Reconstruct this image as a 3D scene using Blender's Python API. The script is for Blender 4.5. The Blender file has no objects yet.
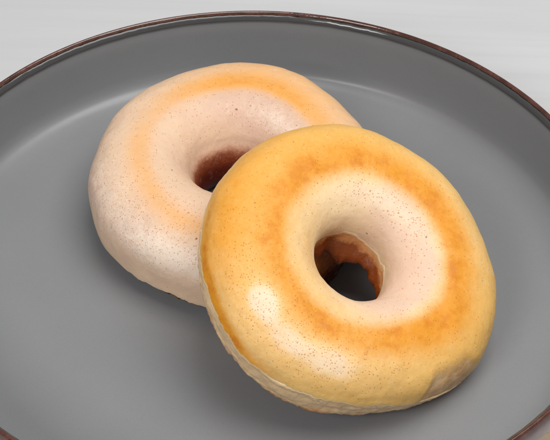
import bpy, math, random
import numpy as np
from mathutils import Vector, Matrix, noise

random.seed(4)
sc = bpy.context.scene
col = sc.collection


def srgb(r, g, b, a=1.0):
    f = lambda v: (v / 255 / 12.92) if v / 255 <= .04045 else ((v / 255 + .055) / 1.055) ** 2.4
    return (f(r), f(g), f(b), a)


# ---------------------------------------------------------------- node helpers
class NT:
    def __init__(self, name):
        self.mat = bpy.data.materials.new(name)
        self.mat.use_nodes = True
        self.nt = self.mat.node_tree
        self.nt.nodes.clear()
        self.out = self.n('ShaderNodeOutputMaterial')
        self.bsdf = self.n('ShaderNodeBsdfPrincipled')
        self.link(self.bsdf.outputs[0], self.out.inputs['Surface'])
        self.tc = self.n('ShaderNodeTexCoord')
        self.obj = self.tc.outputs['Object']

    def n(self, t):
        return self.nt.nodes.new(t)

    def link(self, a, b):
        self.nt.links.new(a, b)

    def put(self, sock, v):
        if isinstance(v, bpy.types.NodeSocket):
            self.link(v, sock)
        else:
            sock.default_value = v

    def math(self, op, a, b=None, c=None, clamp=False):
        m = self.n('ShaderNodeMath')
        m.operation = op
        m.use_clamp = clamp
        self.put(m.inputs[0], a)
        if b is not None:
            self.put(m.inputs[1], b)
        if c is not None:
            self.put(m.inputs[2], c)
        return m.outputs[0]

    def mix(self, fac, a, b, mode='MIX'):
        m = self.n('ShaderNodeMix')
        m.data_type = 'RGBA'
        m.blend_type = mode
        self.put(m.inputs['Factor'], fac)
        self.put(m.inputs[6], a)
        self.put(m.inputs[7], b)
        return m.outputs[2]

    def noise(self, scale, detail=3, rough=.55, vec=None, dist=0.0):
        m = self.n('ShaderNodeTexNoise')
        self.put(m.inputs['Vector'], vec if vec is not None else self.obj)
        m.inputs['Scale'].default_value = scale
        m.inputs['Detail'].default_value = detail
        m.inputs['Roughness'].default_value = rough
        m.inputs['Distortion'].default_value = dist
        return m.outputs['Fac']

    def voro(self, scale, vec=None):
        m = self.n('ShaderNodeTexVoronoi')
        self.put(m.inputs['Vector'], vec if vec is not None else self.obj)
        m.inputs['Scale'].default_value = scale
        s = self.n('ShaderNodeSeparateColor')
        self.link(m.outputs['Color'], s.inputs[0])
        return m.outputs['Distance'], s.outputs[0], s.outputs[1]

    def attr(self, name):
        m = self.n('ShaderNodeAttribute')
        m.attribute_name = name
        return m.outputs['Fac']

    def rng(self, v, a, b, c=0.0, d=1.0, smooth=True):
        m = self.n('ShaderNodeMapRange')
        m.interpolation_type = 'SMOOTHSTEP' if smooth else 'LINEAR'
        self.put(m.inputs[0], v)
        for i, x in enumerate((a, b, c, d)):
            self.put(m.inputs[1 + i], x)
        return m.outputs[0]

    def bump(self, h, dist, strength=1.0, normal=None):
        m = self.n('ShaderNodeBump')
        self.put(m.inputs['Height'], h)
        m.inputs['Distance'].default_value = dist
        m.inputs['Strength'].default_value = strength
        if normal is not None:
            self.link(normal, m.inputs['Normal'])
        return m.outputs[0]

    def scaled(self, s, vec=None):
        m = self.n('ShaderNodeMapping')
        self.link(vec if vec is not None else self.obj, m.inputs['Vector'])
        m.inputs['Scale'].default_value = s
        return m.outputs[0]

    def set(self, **k):
        for a, v in k.items():
            self.put(self.bsdf.inputs[a.replace('_', ' ')], v)
        return self.mat


# ---------------------------------------------------------------- materials
def crust_material(name, side, cream, blush, gold, orange, deep, white, pore, pore_amt):
    t = NT(name)
    nf = t.noise(900, 3, .6)
    nm = t.noise(210, 5, .62)
    nl = t.noise(55, 3, .5)
    mott = t.math('MULTIPLY_ADD', t.math('SUBTRACT', nm, .5), .42, t.math('MULTIPLY', t.math('SUBTRACT', nf, .5), .42))
    g = t.rng(t.math('ADD', t.attr('gold'), t.math('MULTIPLY', mott, .9)), 0.0, 1.0)
    br = t.rng(t.math('ADD', t.math('MULTIPLY', t.attr('brown'), t.rng(t.noise(95, 3, .6), .3, .7, .92, 1.08)), t.math('MULTIPLY', mott, .6)), .0, 1.05)
    ns = t.noise(1300, 3, .7)
    wh = t.rng(t.math('ADD', t.attr('pale'), t.math('MULTIPLY_ADD', t.math('SUBTRACT', ns, .5), .7, t.math('MULTIPLY', mott, 1.5))), .08, .92)
    c = t.mix(t.rng(t.math('ADD', nl, t.attr('blush')), .45, .95), cream, blush)
    c = t.mix(g, c, gold)
    c = t.mix(br, c, orange)
    c = t.mix(t.math('MULTIPLY', t.rng(br, .68, 1.05), t.rng(nm, .40, .70)), c, deep)
    c = t.mix(t.math('MULTIPLY', wh, .88), c, white)
    # painted hole shade, then baked-on raw flour film, very fine and pale
    c = t.mix(t.rng(t.math('ADD', t.attr('well_shade'), t.math('MULTIPLY', mott, .5)), .0, .55), c, srgb(158, 78, 40))
    c = t.mix(t.rng(t.math('ADD', t.attr('well_shade'), t.math('MULTIPLY', mott, .5)), .22, .8), c, srgb(78, 22, 10))
    fl = t.rng(t.noise(420, 4, .7), .56, .72)
    c = t.mix(t.math('MULTIPLY', t.math('MULTIPLY', fl, t.math('SUBTRACT', 1.0, t.attr('well_shade'), clamp=True)), t.math('MULTIPLY', t.math('SUBTRACT', 1.0, br), .28)), c, white)
    # steam pores: small browned pits
    d1, r1, s1 = t.voro(1450)
    d2, r2, s2 = t.voro(640)
    pd = t.math('MULTIPLY_ADD', t.math('SUBTRACT', t.noise(120, 2), .5), .5, t.attr('pores'))
    rad1 = t.math('MULTIPLY_ADD', s1, .13, .095)
    dot1 = t.math('MULTIPLY', t.rng(d1, rad1, t.math('ADD', rad1, .15), 1.0, 0.0), t.math('LESS_THAN', r1, t.math('MULTIPLY', pd, 1.0)))
    rad2 = t.math('MULTIPLY_ADD', s2, .08, .08)
    dot2 = t.math('MULTIPLY', t.rng(d2, rad2, t.math('ADD', rad2, .10), 1.0, 0.0), t.math('LESS_THAN', r2, t.math('MULTIPLY', pd, .05)))
    dots = t.math('MAXIMUM', dot1, dot2)
    c = t.mix(t.math('MULTIPLY', dots, pore_amt), c, pore)
    # rare dark scorched flecks
    d3, r3, s3 = t.voro(210, t.scaled((1, 1.0, 1.4)))
    fk = t.math('MULTIPLY', t.rng(t.math('ADD', d3, t.math('MULTIPLY', nf, .12)), .13, .17, 1.0, 0.0), t.math('LESS_THAN', r3, t.math('MULTIPLY', t.attr('flecks'), .5)))
    c = t.mix(t.math('MULTIPLY', fk, .7), c, srgb(120, 60, 40))
    sp = t.math('MULTIPLY', t.attr('scrape'), .9)
    c = t.mix(t.rng(t.math('ADD', sp, t.math('MULTIPLY', mott, 1.6)), .05, 1.1), c, t.mix(t.rng(nm, .35, .65), srgb(192, 148, 104), srgb(222, 186, 142)))
    c = t.mix(t.rng(t.math('ADD', t.attr('lip'), t.math('MULTIPLY', mott, 1.6)), .3, .8), c, side)
    h = t.math('SUBTRACT', t.math('ADD', t.math('MULTIPLY', t.noise(380, 5, .65), .55), t.math('MULTIPLY', t.noise(1500, 2, .6), .22)), t.math('MULTIPLY', dots, .10))
    h = t.math('ADD', h, t.math('MULTIPLY', t.noise(130, 2), .9))
    rough = t.math('MULTIPLY_ADD', nf, .25, t.math('MULTIPLY_ADD', nm, .24, .26))
    return t.set(Base_Color=c, Roughness=rough, Specular_IOR_Level=.28, Subsurface_Weight=.25,
                 Subsurface_Radius=(1.0, .66, .36), Subsurface_Scale=.0022, Normal=t.bump(h, .00034, .75))


def base_material(name, pale, mid, dark):
    t = NT(name)
    nf = t.noise(600, 4, .65)
    nm = t.noise(190, 4, .6, dist=.6)
    b = t.math('ADD', t.attr('bake_shade'), t.math('MULTIPLY_ADD', t.math('SUBTRACT', nm, .5), .9, t.math('MULTIPLY', t.math('SUBTRACT', nf, .5), .4)))
    c = t.mix(t.rng(b, .15, .6), pale, mid)
    c = t.mix(t.rng(b, .55, 1.05), c, dark)
    h = t.math('ADD', t.math('MULTIPLY', t.noise(300, 6, .7, vec=t.scaled((1, 1, 1.8))), .9), t.math('MULTIPLY', nf, .4))
    return t.set(Base_Color=c, Roughness=t.math('MULTIPLY_ADD', nm, .35, .12), Specular_IOR_Level=.5, Subsurface_Weight=.15,
                 Subsurface_Radius=(1.0, .5, .25), Subsurface_Scale=.002, Normal=t.bump(h, .0005, .6))


M_crust_gold = crust_material('golden_crust', srgb(236, 194, 136), srgb(248, 220, 178), srgb(229, 197, 172), srgb(241, 191, 106),
                              srgb(230, 154, 40), srgb(214, 128, 24), srgb(242, 219, 190), srgb(198, 116, 46), .72)
M_crust_pale = crust_material('pale_crust', srgb(232, 196, 160), srgb(231, 199, 169), srgb(218, 184, 162), srgb(240, 188, 132),
                              srgb(237, 170, 86), srgb(228, 152, 66), srgb(246, 228, 210), srgb(190, 112, 66), .66)
M_base = base_material('baked_underside', srgb(232, 196, 150), srgb(186, 110, 48), srgb(92, 36, 12))
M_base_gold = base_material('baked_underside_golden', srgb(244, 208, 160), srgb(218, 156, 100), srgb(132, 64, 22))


def glaze_material():
    t = NT('grey_satin_glaze')
    n1 = t.noise(28, 3, .5)
    n2 = t.noise(2600, 2, .6)
    d, r, s = t.voro(900)
    speck = t.math('MULTIPLY', t.rng(d, .12, .2, 1.0, 0.0), t.math('LESS_THAN', r, .05))
    c = t.mix(n1, srgb(131, 132, 134), srgb(138, 139, 140))
    c = t.mix(t.math('MULTIPLY', speck, .25), c, srgb(88, 88, 90))
    c = t.mix(t.math('MULTIPLY', t.rng(n2, .35, .65), .12), c, srgb(108, 108, 110))
    c = t.mix(t.math('MULTIPLY', t.attr('edge'), .8), c, srgb(42, 40, 40))
    return t.set(Base_Color=c, Roughness=t.math('MULTIPLY_ADD', t.attr('edge'), -.22, t.math('MULTIPLY_ADD', n1, .10, .28)), Specular_IOR_Level=.45,
                 Normal=t.bump(t.math('ADD', t.noise(60, 2), t.math('MULTIPLY', n2, .02)), .0004, .35))


def rim_material():
    t = NT('brown_rim_glaze')
    n1 = t.noise(150, 4, .65)
    n2 = t.noise(900, 3, .6)
    k = t.attr('inner')
    c = t.mix(t.rng(n1, .35, .65), srgb(72, 42, 35), srgb(98, 64, 54))
    c = t.mix(t.rng(t.math('ADD', n2, t.math('MULTIPLY', n1, .5)), .82, .98), c, srgb(80, 22, 20))
    edge = t.rng(t.math('ADD', k, t.math('MULTIPLY', t.math('SUBTRACT', n2, .5), .5)), .35, .6)
    c = t.mix(edge, c, srgb(34, 24, 22))
    c = t.mix(t.rng(t.math('ADD', t.attr('outer'), t.math('MULTIPLY', t.math('SUBTRACT', n1, .5), .7)), .35, .75), c, srgb(92, 46, 20))
    h = t.math('ADD', t.math('MULTIPLY', t.noise(260, 3, .6), 1.0), t.math('MULTIPLY', n2, .25))
    return t.set(Base_Color=c, Roughness=.13, Specular_IOR_Level=.75, Normal=t.bump(h, .0003, .3))


def clay_material():
    t = NT('tan_stoneware')
    n1 = t.noise(120, 4, .6)
    c = t.mix(n1, srgb(178, 150, 116), srgb(204, 180, 146))
    d, r, s = t.voro(700)
    c = t.mix(t.math('MULTIPLY', t.rng(d, .12, .22, 1.0, 0.0), t.math('LESS_THAN', r, .15)), c, srgb(120, 88, 60))
    return t.set(Base_Color=c, Roughness=.62, Normal=t.bump(t.noise(800, 4, .6), .0003, .5))


def table_material():
    t = NT('white_washed_wood')
    g1 = t.noise(30, 5, .6, vec=t.scaled((.12, 1.6, 1)), dist=.5)
    g2 = t.noise(120, 4, .6, vec=t.scaled((.07, 1.4, 1)))
    g3 = t.noise(6, 3, .5)
    c = t.mix(t.rng(g1, .3, .7), srgb(205, 205, 206), srgb(212, 212, 213))
    c = t.mix(t.math('MULTIPLY', t.rng(g2, .52, .75), .25), c, srgb(196, 196, 197))
    c = t.mix(t.math('MULTIPLY', t.rng(g3, .4, .7), .4), c, srgb(200, 200, 201))
    return t.set(Base_Color=c, Roughness=.5, Specular_IOR_Level=.3, Normal=t.bump(g2, .0004, .25))


# ---------------------------------------------------------------- mesh helpers
def grid_object(name, P, mat, parent=None, attrs=None, closed_v=False):
    """P: (nu, nv, 3) with u wrapping round; closed_v wraps v too."""
    nu, nv = P.shape[:2]
    idx = np.arange(nu * nv).reshape(nu, nv)
    a = idx
    b = np.roll(idx, -1, 0)
    if closed_v:
        a2, b2 = np.roll(a, -1, 1), np.roll(b, -1, 1)
        q = np.stack([a, b, b2, a2], -1).reshape(-1, 4)
    else:
        q = np.stack([a[:, :-1], b[:, :-1], b[:, 1:], a[:, 1:]], -1).reshape(-1, 4)
    me = bpy.data.meshes.new(name)
    me.vertices.add(nu * nv)
    me.vertices.foreach_set('co', P.reshape(-1).astype(np.float32))
    me.loops.add(q.size)
    me.loops.foreach_set('vertex_index', q.reshape(-1).astype(np.int32))
    me.polygons.add(len(q))
    me.polygons.foreach_set('loop_start', (np.arange(len(q)) * 4).astype(np.int32))
    me.polygons.foreach_set('use_smooth', np.ones(len(q), dtype=bool))
    me.update(calc_edges=True)
    for k, v in (attrs or {}).items():
        at = me.attributes.new(k, 'FLOAT', 'POINT')
        at.data.foreach_set('value', np.broadcast_to(v, (nu, nv)).reshape(-1).astype(np.float32))
    me.materials.append(mat)
    o = bpy.data.objects.new(name, me)
    col.objects.link(o)
    o.parent = parent
    return o


def thing(name, label, cat, matrix, group=None):
    o = bpy.data.objects.new(name, None)
    o.empty_display_size = .02
    o.matrix_world = matrix
    col.objects.link(o)
    o['label'] = label
    o['category'] = cat
    if group:
        o['group'] = group
    return o


def vnoise(P, scale, seed=0.0, octaves=3):
    off = Vector((seed * 13.7, seed * 7.1, seed * 3.3))
    f = P.reshape(-1, 3) * scale
    return np.array([noise.fractal(Vector(p) + off, .9, 2.0, octaves) for p in f]).reshape(P.shape[:-1])


def sm(x, a, b):
    t = np.clip((x - a) / (b - a), 0, 1)
    return t * t * (3 - 2 * t)


def wrap(d):
    return (d + 180) % 360 - 180


def blob(th, ph, t0, p0, wt, wp):
    return np.exp(-(wrap(th - t0) / wt) ** 2 - ((ph - p0) / wp) ** 2)


# ---------------------------------------------------------------- doughnuts
def doughnut(fit, label, seed, mats, zone, lip, neck, side_bake, bulge, deep):
    X, Y, Z, nx, ny, Ro, ri, h = fit[:8]
    F = fit[8:]
    n = Vector((nx, ny, 1)).normalized()
    a = (Vector((1, 0, 0)) - n * n.x).normalized()
    b = n.cross(a)
    mw = Matrix(((a.x, b.x, n.x, X), (a.y, b.y, n.y, Y), (a.z, b.z, n.z, Z), (0, 0, 0, 1)))
    root = thing('doughnut', label, 'doughnut', mw, 'doughnuts on the plate')
    N = 720
    th = np.linspace(0, 360, N, endpoint=False)
    tr = np.radians(th)
    four = sum(F[2 * i] * np.cos(k * tr) + F[2 * i + 1] * np.sin(k * tr) for i, k in enumerate((2, 3, 4, 5)))
    R = Ro * (1 + four)
    ring = np.stack([np.cos(tr), np.sin(tr), 0 * tr], -1)
    jag = vnoise(ring, 9, seed + 5, 4) * 3.0 + vnoise(ring, 34, seed + 9, 3) * 1.6
    lipphi = lip(th) + jag                                   # where the crust ends, degrees up from the widest line

    def surf(phi):                                           # phi (N, M) degrees
        p = np.radians(phi)
        c, s = np.cos(p), np.sin(p)
        rc, aw = ((R + ri) / 2)[:, None], ((R - ri) / 2)[:, None]
        rr = rc + aw * np.sign(c) * np.abs(c) ** .9
        zz = np.where(s > 0, .45 * h + .55 * h * np.abs(s) ** .9, .45 * h - .45 * h * np.abs(s) ** .6)
        P = np.stack([rr * np.cos(tr)[:, None], rr * np.sin(tr)[:, None], zz], -1)
        d = np.stack([c * np.cos(tr)[:, None], c * np.sin(tr)[:, None], s], -1)
        return P, d

    # --- crust: domed top, from the outer lip over the crest to the inner lip
    M = 150
    v = np.linspace(0, 1, M)
    end = deep + 4 * vnoise(ring, 2.2, seed + 2, 2)
    phi = lipphi[:, None] * (1 - v) + end[:, None] * v
    P, d = surf(phi)
    low = vnoise(P, 60, seed, 2)
    med = vnoise(P, 260, seed + 1, 3)
    rim_fade = sm(phi - lipphi[:, None], 0, 10)
    disp = low * .00045 + med * .00010 + vnoise(P, 110, seed + 11, 2) * .00013
    A = zone(th[:, None], phi)
    A['lip'] = 1 - sm(phi - lipphi[:, None], -1, 5)
    disp = disp + sm(phi, 165, 214) * .0062 * (deep > 200) - A['scrape'] * .0007 + (1 - rim_fade) * .00022
    Pc = P + d * disp[..., None]
    # close the crust underneath with a hidden web inside the crumb
    lo, li = Pc[:, -1], Pc[:, 0]
    k = np.linspace(0, 1, 10)
    web = lo[:, None] * (1 - k)[:, None] + li[:, None] * k[:, None]
    web[..., 2] += .004 * np.sin(np.pi * k)
    Pall = np.concatenate([Pc, web], 1)
    at = {kk: np.concatenate([np.broadcast_to(vv, Pc.shape[:2]), np.zeros((N, 10))], 1) for kk, vv in A.items()}
    crust = grid_object('crust', Pall, mats[0], root, at, closed_v=True)

    # --- base: paler wall below the lip, rough underside and inner wall
    M = 130
    v = np.linspace(0, 1, M)
    phi = end[:, None] * (1 - v) + (360 + lipphi[:, None]) * v
    P, d = surf(phi)
    ft = np.minimum(sm(v, 0, .16), sm(1 - v, 0, .03))[None, :]
    n1 = vnoise(P * np.array([1, 1, 2.0]), 150, seed + 3, 4)
    n2 = vnoise(P * np.array([1, 1, 1.5]), 420, seed + 4, 3)
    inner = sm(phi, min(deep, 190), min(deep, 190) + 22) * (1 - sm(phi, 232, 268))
    lump = vnoise(P, 120, seed + 6, 2)
    crease = np.abs(vnoise(P * np.array([1, 1, 5.0]), 70, seed + 8, 3))
    outer = sm(phi, 290, 320)
    disp = ft * (n1 * .00045 + n2 * (.00016 + .0009 * sm(phi, 296, 312) * (1 - sm(phi, 325, 345))) + inner * (lump * .0030 + neck(th)[:, None]) + outer * (crease * .0004 - .00060 * sm(1 - v, 0, .06)[None, :]))
    disp = disp + bulge(th)[:, None] * sm(phi, 225, 262) * (1 - sm(phi, 300, 352))
    bot = sm(phi, 215, 250) * (1 - sm(phi, 292, 325))
    disp = np.where((bot > .3) & (bulge(th)[:, None] < .0003), np.minimum(disp, .0002), disp)
    d[..., 2] *= (1 - sm(phi, 215, 240) * (1 - sm(phi, 300, 330)) * (bulge(th)[:, None] > .0003))
    Pb = P + d * disp[..., None]
    Pb[:, 0], Pb[:, -1] = Pc[:, -1], Pc[:, 0]
    lo, li = Pb[:, -1], Pb[:, 0]
    web = lo[:, None] * (1 - k)[:, None] + li[:, None] * k[:, None]
    web[..., 2] -= .002 * np.sin(np.pi * k)
    bake_shade = sm(-np.abs(phi - 262), -105, -50) * .75 + inner * (.30 + 70 * neck(th)[:, None]) + side_bake(th)[:, None]  # browning, plus shade painted onto the wall inside the hole
    bake_shade = bake_shade * np.ones_like(phi) + .12 * n1
    Pall = np.concatenate([Pb, web], 1)
    grid_object('base', Pall, mats[1], root, {'bake_shade': np.concatenate([bake_shade, np.ones((N, 10))], 1)}, closed_v=True)
    return root


FRONT = np.array([0.023, -0.02012, -0.01116, 0.3605, -0.34468, 0.04601, 0.01221, 0.02617,
                  0.00515, 0.00196, 0.00854, -0.01445, -0.00365, -0.00849, -0.00553, 0.00051])
BACK = np.array([-0.00959, 0.02969, -0.02589, -0.00302, -0.05773, 0.04924, 0.01417, 0.02849,
                 -0.03998, 0.00978, 0.00032, 0.00526, 0.01871, 0.00645, 0.01599, -0.00175])


def front_zone(th, ph):
    th, ph = np.broadcast_arrays(th, ph)
    w = np.where(ph < 93, 23, 14)
    ring = np.exp(-np.abs((ph - 93) / w) ** 2.0)
    amp = .72 + .22 * blob(th, ph, 40, 93, 55, 60) + .22 * blob(th, ph, 305, 93, 40, 60) + .12 * blob(th, ph, 235, 93, 30, 60)
    brown = ring * amp
    brown += .26 * blob(th, ph, 120, 58, 60, 36) + .54 * blob(th, ph, 180, 44, 34, 32) + .2 * blob(th, ph, 325, 60, 30, 40)
    brown += .34 * blob(th, ph, 140, 22, 62, 24)
    edge = np.exp(-((ph - 10) / 9) ** 2) * (.95 * np.exp(-(wrap(th - 208) / 36) ** 2))
    brown += edge
    gold = .58 * sm(-ph, -113, -92) + .22 * blob(th, ph, 180, 135, 60, 26)
    gold += .35 * blob(th, ph, 120, 55, 80, 45) + .3 * blob(th, ph, 330, 45, 40, 50) + .18 * blob(th, ph, 270, 20, 40, 18)
    gold += .22 * np.exp(-((ph - 110) / 7) ** 2) + .36 * blob(th, ph, 190, 132, 62, 28) + .25 * blob(th, ph, 250, 118, 40, 14)
    blush = .75 * blob(th, ph, 350, 140, 95, 34)
    gold += .10 * blob(th, ph, 265, 48, 45, 30)
    pale = 1.0 * np.exp(-(((wrap(th - 216) / 8.5) ** 2 + ((ph - 63) / 15) ** 2)) ** 1.8) + .62 * np.exp(-(((wrap(th - 233) / 10) ** 2 + ((ph - 58) / 14) ** 2)) ** 1.6) + .74 * np.exp(-(((wrap(th - 253) / 14) ** 2 + ((ph - 60) / 16) ** 2)) ** 1.5)
    pale += .8 * blob(th, ph, 62, 126, 46, 15)
    pale = np.minimum(pale, 1)
    brown = brown * (1 - .8 * np.minimum(pale, 1) * (ph < 85))
    pores = .15 + .7 * pale + .75 * blob(th, ph, 235, 62, 50, 28) + .3 * blob(th, ph, 70, 120, 70, 22)
    pores = pores * sm(ph, 14, 36) * (1 - sm(ph, 138, 162))
    flecks = .5 * blob(th, ph, 130, 52, 30, 30) + .04
    top = 52 * sm(th, 293, 304) * (1 - sm(th, 318, 333)) - 2
    scrape = (1 - sm(ph, top - 16, top + 9)) * sm(th, 287, 304) * (1 - sm(th, 316, 334))
    return dict(brown=brown, gold=gold, pale=pale, pores=pores, flecks=flecks, scrape=scrape, blush=blush, well_shade=.12 * sm(ph, 174, 184))


def back_zone(th, ph):
    th, ph = np.broadcast_arrays(th, ph)
    c0 = 93 - 16 * np.exp(-(wrap(th - 250) / 28) ** 2)
    w = np.where(ph < c0, 17, 12)
    ring = np.exp(-((ph - c0) / w) ** 2)
    amp = .55 + .36 * np.exp(-(wrap(th - 80) / 48) ** 2) - .22 * np.exp(-(wrap(th - 150) / 22) ** 2)
    brown = ring * amp
    gold = .10 + .75 * blob(th, ph, 60, 62, 62, 55) * (ph < 100) + .2 * ring
    pale = .8 * blob(th, ph, 248, 34, 26, 24) + .4 * blob(th, ph, 200, 40, 30, 35) + .55 * blob(th, ph, 40, 128, 50, 18)
    pores = .26 + .6 * blob(th, ph, 235, 48, 45, 40) - .4 * blob(th, ph, 60, 45, 50, 40)
    pores = pores * sm(ph, 8, 26) * (1 - sm(ph, 140, 165))
    flecks = .05 + 0 * ph
    return dict(brown=brown, gold=gold, pale=pale, pores=pores, flecks=flecks, scrape=0 * ph, well_shade=sm(ph, 160, 204), blush=.5 * blob(th, ph, 60, 130, 70, 40) + .25 * blob(th, ph, 200, 20, 50, 30))  # hole wall darkened in colour for shade cast by the front doughnut


def front_lip(th):
    return 1 + 17 * np.exp(-(np.abs(wrap(th - 265)) / 36) ** 2.4) + 2 * np.exp(-(wrap(th - 205) / 20) ** 2)


def back_lip(th):
    return -22 + 12 * np.exp(-(wrap(th - 250) / 34) ** 2) + 46 * np.exp(-np.abs(wrap(th - 318) / 34) ** 4)


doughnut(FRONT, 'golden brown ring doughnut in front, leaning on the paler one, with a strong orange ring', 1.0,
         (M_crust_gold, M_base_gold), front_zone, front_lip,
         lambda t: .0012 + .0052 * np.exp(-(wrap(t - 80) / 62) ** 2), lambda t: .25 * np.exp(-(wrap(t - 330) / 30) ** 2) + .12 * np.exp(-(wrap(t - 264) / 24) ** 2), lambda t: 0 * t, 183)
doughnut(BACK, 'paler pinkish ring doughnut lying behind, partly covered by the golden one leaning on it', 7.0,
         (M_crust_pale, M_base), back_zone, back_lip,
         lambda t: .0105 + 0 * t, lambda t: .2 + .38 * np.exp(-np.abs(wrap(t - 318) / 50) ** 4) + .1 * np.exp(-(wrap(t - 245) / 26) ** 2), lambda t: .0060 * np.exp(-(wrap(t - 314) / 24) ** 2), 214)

# ---------------------------------------------------------------- plate
ZF = -.02786          # inside floor, the rim crest is z = 0
ZT = -.0345           # table top
plate = thing('plate', 'round grey glazed plate with upright wall and thin brown rim, holding both doughnuts', 'plate',
              Matrix.Translation((0, 0, ZT)))
NU = 512
ta = np.linspace(0, 2 * np.pi, NU, endpoint=False)


def lathe(name, prof, mat, attrs=None, wob=None):
    prof = np.array(prof, float)
    r = np.broadcast_to(prof[None, :, 0], (NU, len(prof))).copy()
    z = np.broadcast_to(prof[None, :, 1], (NU, len(prof))).copy()
    if wob is not None:
        r, z = wob(r, z)
    P = np.stack([r * np.cos(ta)[:, None], r * np.sin(ta)[:, None], z - ZT], -1)
    return grid_object(name, P, mat, plate, attrs)


def dense(pts, n):
    """smooth Catmull-Rom through profile points"""
    p = np.array(pts, float)
    p = np.vstack([2 * p[0] - p[1], p, 2 * p[-1] - p[-2]])
    out = []
    for i in range(1, len(p) - 2):
        for u in np.linspace(0, 1, n, endpoint=False):
            out.append(.5 * (2 * p[i] + (p[i + 1] - p[i - 1]) * u + (2 * p[i - 1] - 5 * p[i] + 4 * p[i + 1] - p[i + 2]) * u ** 2
                             + (3 * p[i] - p[i - 1] - 3 * p[i + 1] + p[i + 2]) * u ** 3))
    out.append(p[-2])
    return out


dish = [(.0004, ZF), (.02, ZF), (.045, ZF), (.07, ZF), (.085, ZF), (.094, ZF + .0001), (.0990, ZF + .0004), (.1021, ZF + .0012),
        (.1044, ZF + .0029), (.1056, ZF + .0056), (.1062, ZF + .0095), (.1067, ZF + .0150), (.1071, ZF + .0205), (.1074, -.0046),
        (.10755, -.0029), (.1078, -.0022), (.1082, -.0016), (.10868, -.0012)]
dd = dense(dish, 8)
z3 = np.array([noise.noise(Vector((math.cos(t) * 60, math.sin(t) * 60, 1.2))) + .6 * noise.noise(Vector((math.cos(t) * 25, math.sin(t) * 25, 8.2))) for t in ta])


def dishwob(r, z):
    e = sm(np.array(dd)[:, 1], -.0040, -.0018)[None, :]
    return r - e * (z3 * .00016)[:, None], z - e * (z3 * .00016)[:, None]


lathe('dish', dd, glaze_material(), {'edge': sm(np.array(dd)[:, 1], -.0042, -.0028)[None, :]}, dishwob)
zz = np.array([noise.noise(Vector((math.cos(t) * 9, math.sin(t) * 9, 2.2))) for t in ta])
z2 = np.array([noise.noise(Vector((math.cos(t) * 42, math.sin(t) * 42, 5.2))) for t in ta])
rim = [(.10875, -.0018), (.10866, -.0014), (.10872, -.0009), (.10895, -.00040), (.10938, -.00006), (.10990, -.0001), (.11045, -.0009),
       (.11080, -.0020), (.11092, -.0034), (.11088, -.0052), (.11076, -.0072)]
rd = np.array(dense(rim, 6))
NV = len(rd)
inner = np.clip(1 - np.arange(NV) / (NV * .34), 0, 1)[None, :]
outer = np.clip((np.arange(NV) / NV - .62) / .3, 0, 1)[None, :]


def rimwob(r, z):
    top = np.exp(-((np.arange(NV) - NV * .2) / (NV * .16)) ** 2)[None, :]
    r = r - top * (zz * .00012 + z2 * .00010)[:, None]
    end = np.clip((np.arange(NV) / NV - .75) / .25, 0, 1)[None, :]
    z = z - end * (zz * .0012 + .0004)[:, None]
    return r, z


lathe('rim', rd, rim_material(), {'inner': inner, 'outer': outer}, rimwob)
wall = [(.1085, -.0060), (.11045, -.0062), (.1105, -.0100), (.1102, -.0160), (.1096, -.0220), (.1083, -.0280), (.1060, -.0318),
        (.1020, -.0335), (.0960, ZT + .0007), (.0930, ZT), (.0905, ZT), (.0885, ZT + .0010), (.0860, ZT + .0016), (.05, ZT + .0016), (.0004, ZT + .0016)]
lathe('outer_wall', dense(wall, 5), clay_material())

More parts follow.
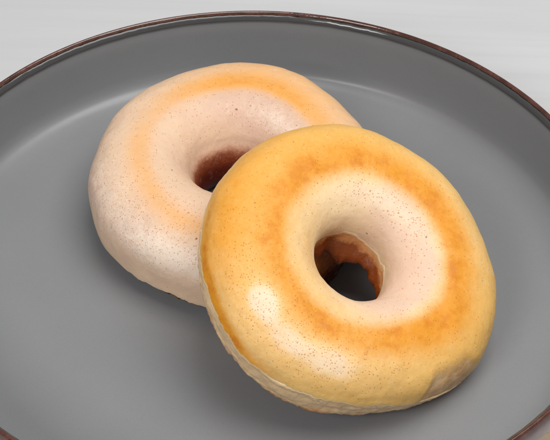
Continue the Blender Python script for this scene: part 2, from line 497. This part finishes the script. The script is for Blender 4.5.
# ---------------------------------------------------------------- table
bm_pts = np.linspace(-1.2, 1.2, 2)
me = bpy.data.meshes.new('table')
s, tdepth = 1.2, .03
V = [(-s, -s, ZT - .0001), (s, -s, ZT - .0001), (s, s, ZT - .0001), (-s, s, ZT - .0001)]
V += [(x, y, z - tdepth) for x, y, z in V]
me.from_pydata(V, [], [(0, 1, 2, 3), (7, 6, 5, 4), (0, 4, 5, 1), (1, 5, 6, 2), (2, 6, 7, 3), (3, 7, 4, 0)])
me.materials.append(table_material())
table = bpy.data.objects.new('table', me)
col.objects.link(table)
table['kind'] = 'structure'
table['label'] = 'pale grey white table top under the plate'

# ---------------------------------------------------------------- light
w = bpy.data.worlds.new('World')
sc.world = w
w.use_nodes = True
bg = w.node_tree.nodes['Background']
bg.inputs[0].default_value = (.95, .98, 1.0, 1)
bg.inputs[1].default_value = .22


def area(name, loc, target, size, power, colr=(1, 1, 1), size_y=None):
    l = bpy.data.lights.new(name, 'AREA')
    l.energy = power
    l.color = colr
    l.size = size
    if size_y:
        l.shape = 'RECTANGLE'
        l.size_y = size_y
    o = bpy.data.objects.new(name, l)
    col.objects.link(o)
    o.location = loc
    o.rotation_euler = (Vector(target) - Vector(loc)).to_track_quat('-Z', 'Y').to_euler()
    return o


area('softbox', (.22, -.02, .74), (0, 0, -.02), .55, 5.4, (1, .985, .965))
area('window_lamp', (-.34, -.58, .56), (0, 0, -.02), .27, 3.2, (1, .99, .98))

# ---------------------------------------------------------------- camera
cam = bpy.data.cameras.new('camera')
cam.sensor_width = 36
cam.lens = 1300 * 36 / 550
cam.clip_start = .01
cam.clip_end = 20
co = bpy.data.objects.new('camera', cam)
col.objects.link(co)
r = Vector((0.99950943, 0.02123007, 0.02302588))
u = Vector((-0.03131944, 0.67752358, 0.73483392))
f = Vector((0, 0.73519459, -0.67785612))
u = (u - f * u.dot(f)).normalized()
r = f.cross(u).normalized()
c = Vector((0.00448494, -0.29764644, 0.27018869))
co.matrix_world = Matrix(((r.x, u.x, -f.x, c.x), (r.y, u.y, -f.y, c.y), (r.z, u.z, -f.z, c.z), (0, 0, 0, 1)))
sc.camera = co
sc.view_settings.view_transform = 'Standard'
sc.view_settings.look = 'None'
sc.view_settings.exposure = 0
sc.view_settings.gamma = 1
sc.render.engine = 'CYCLES'
sc.cycles.max_bounces = 8
sc.cycles.use_denoising = True
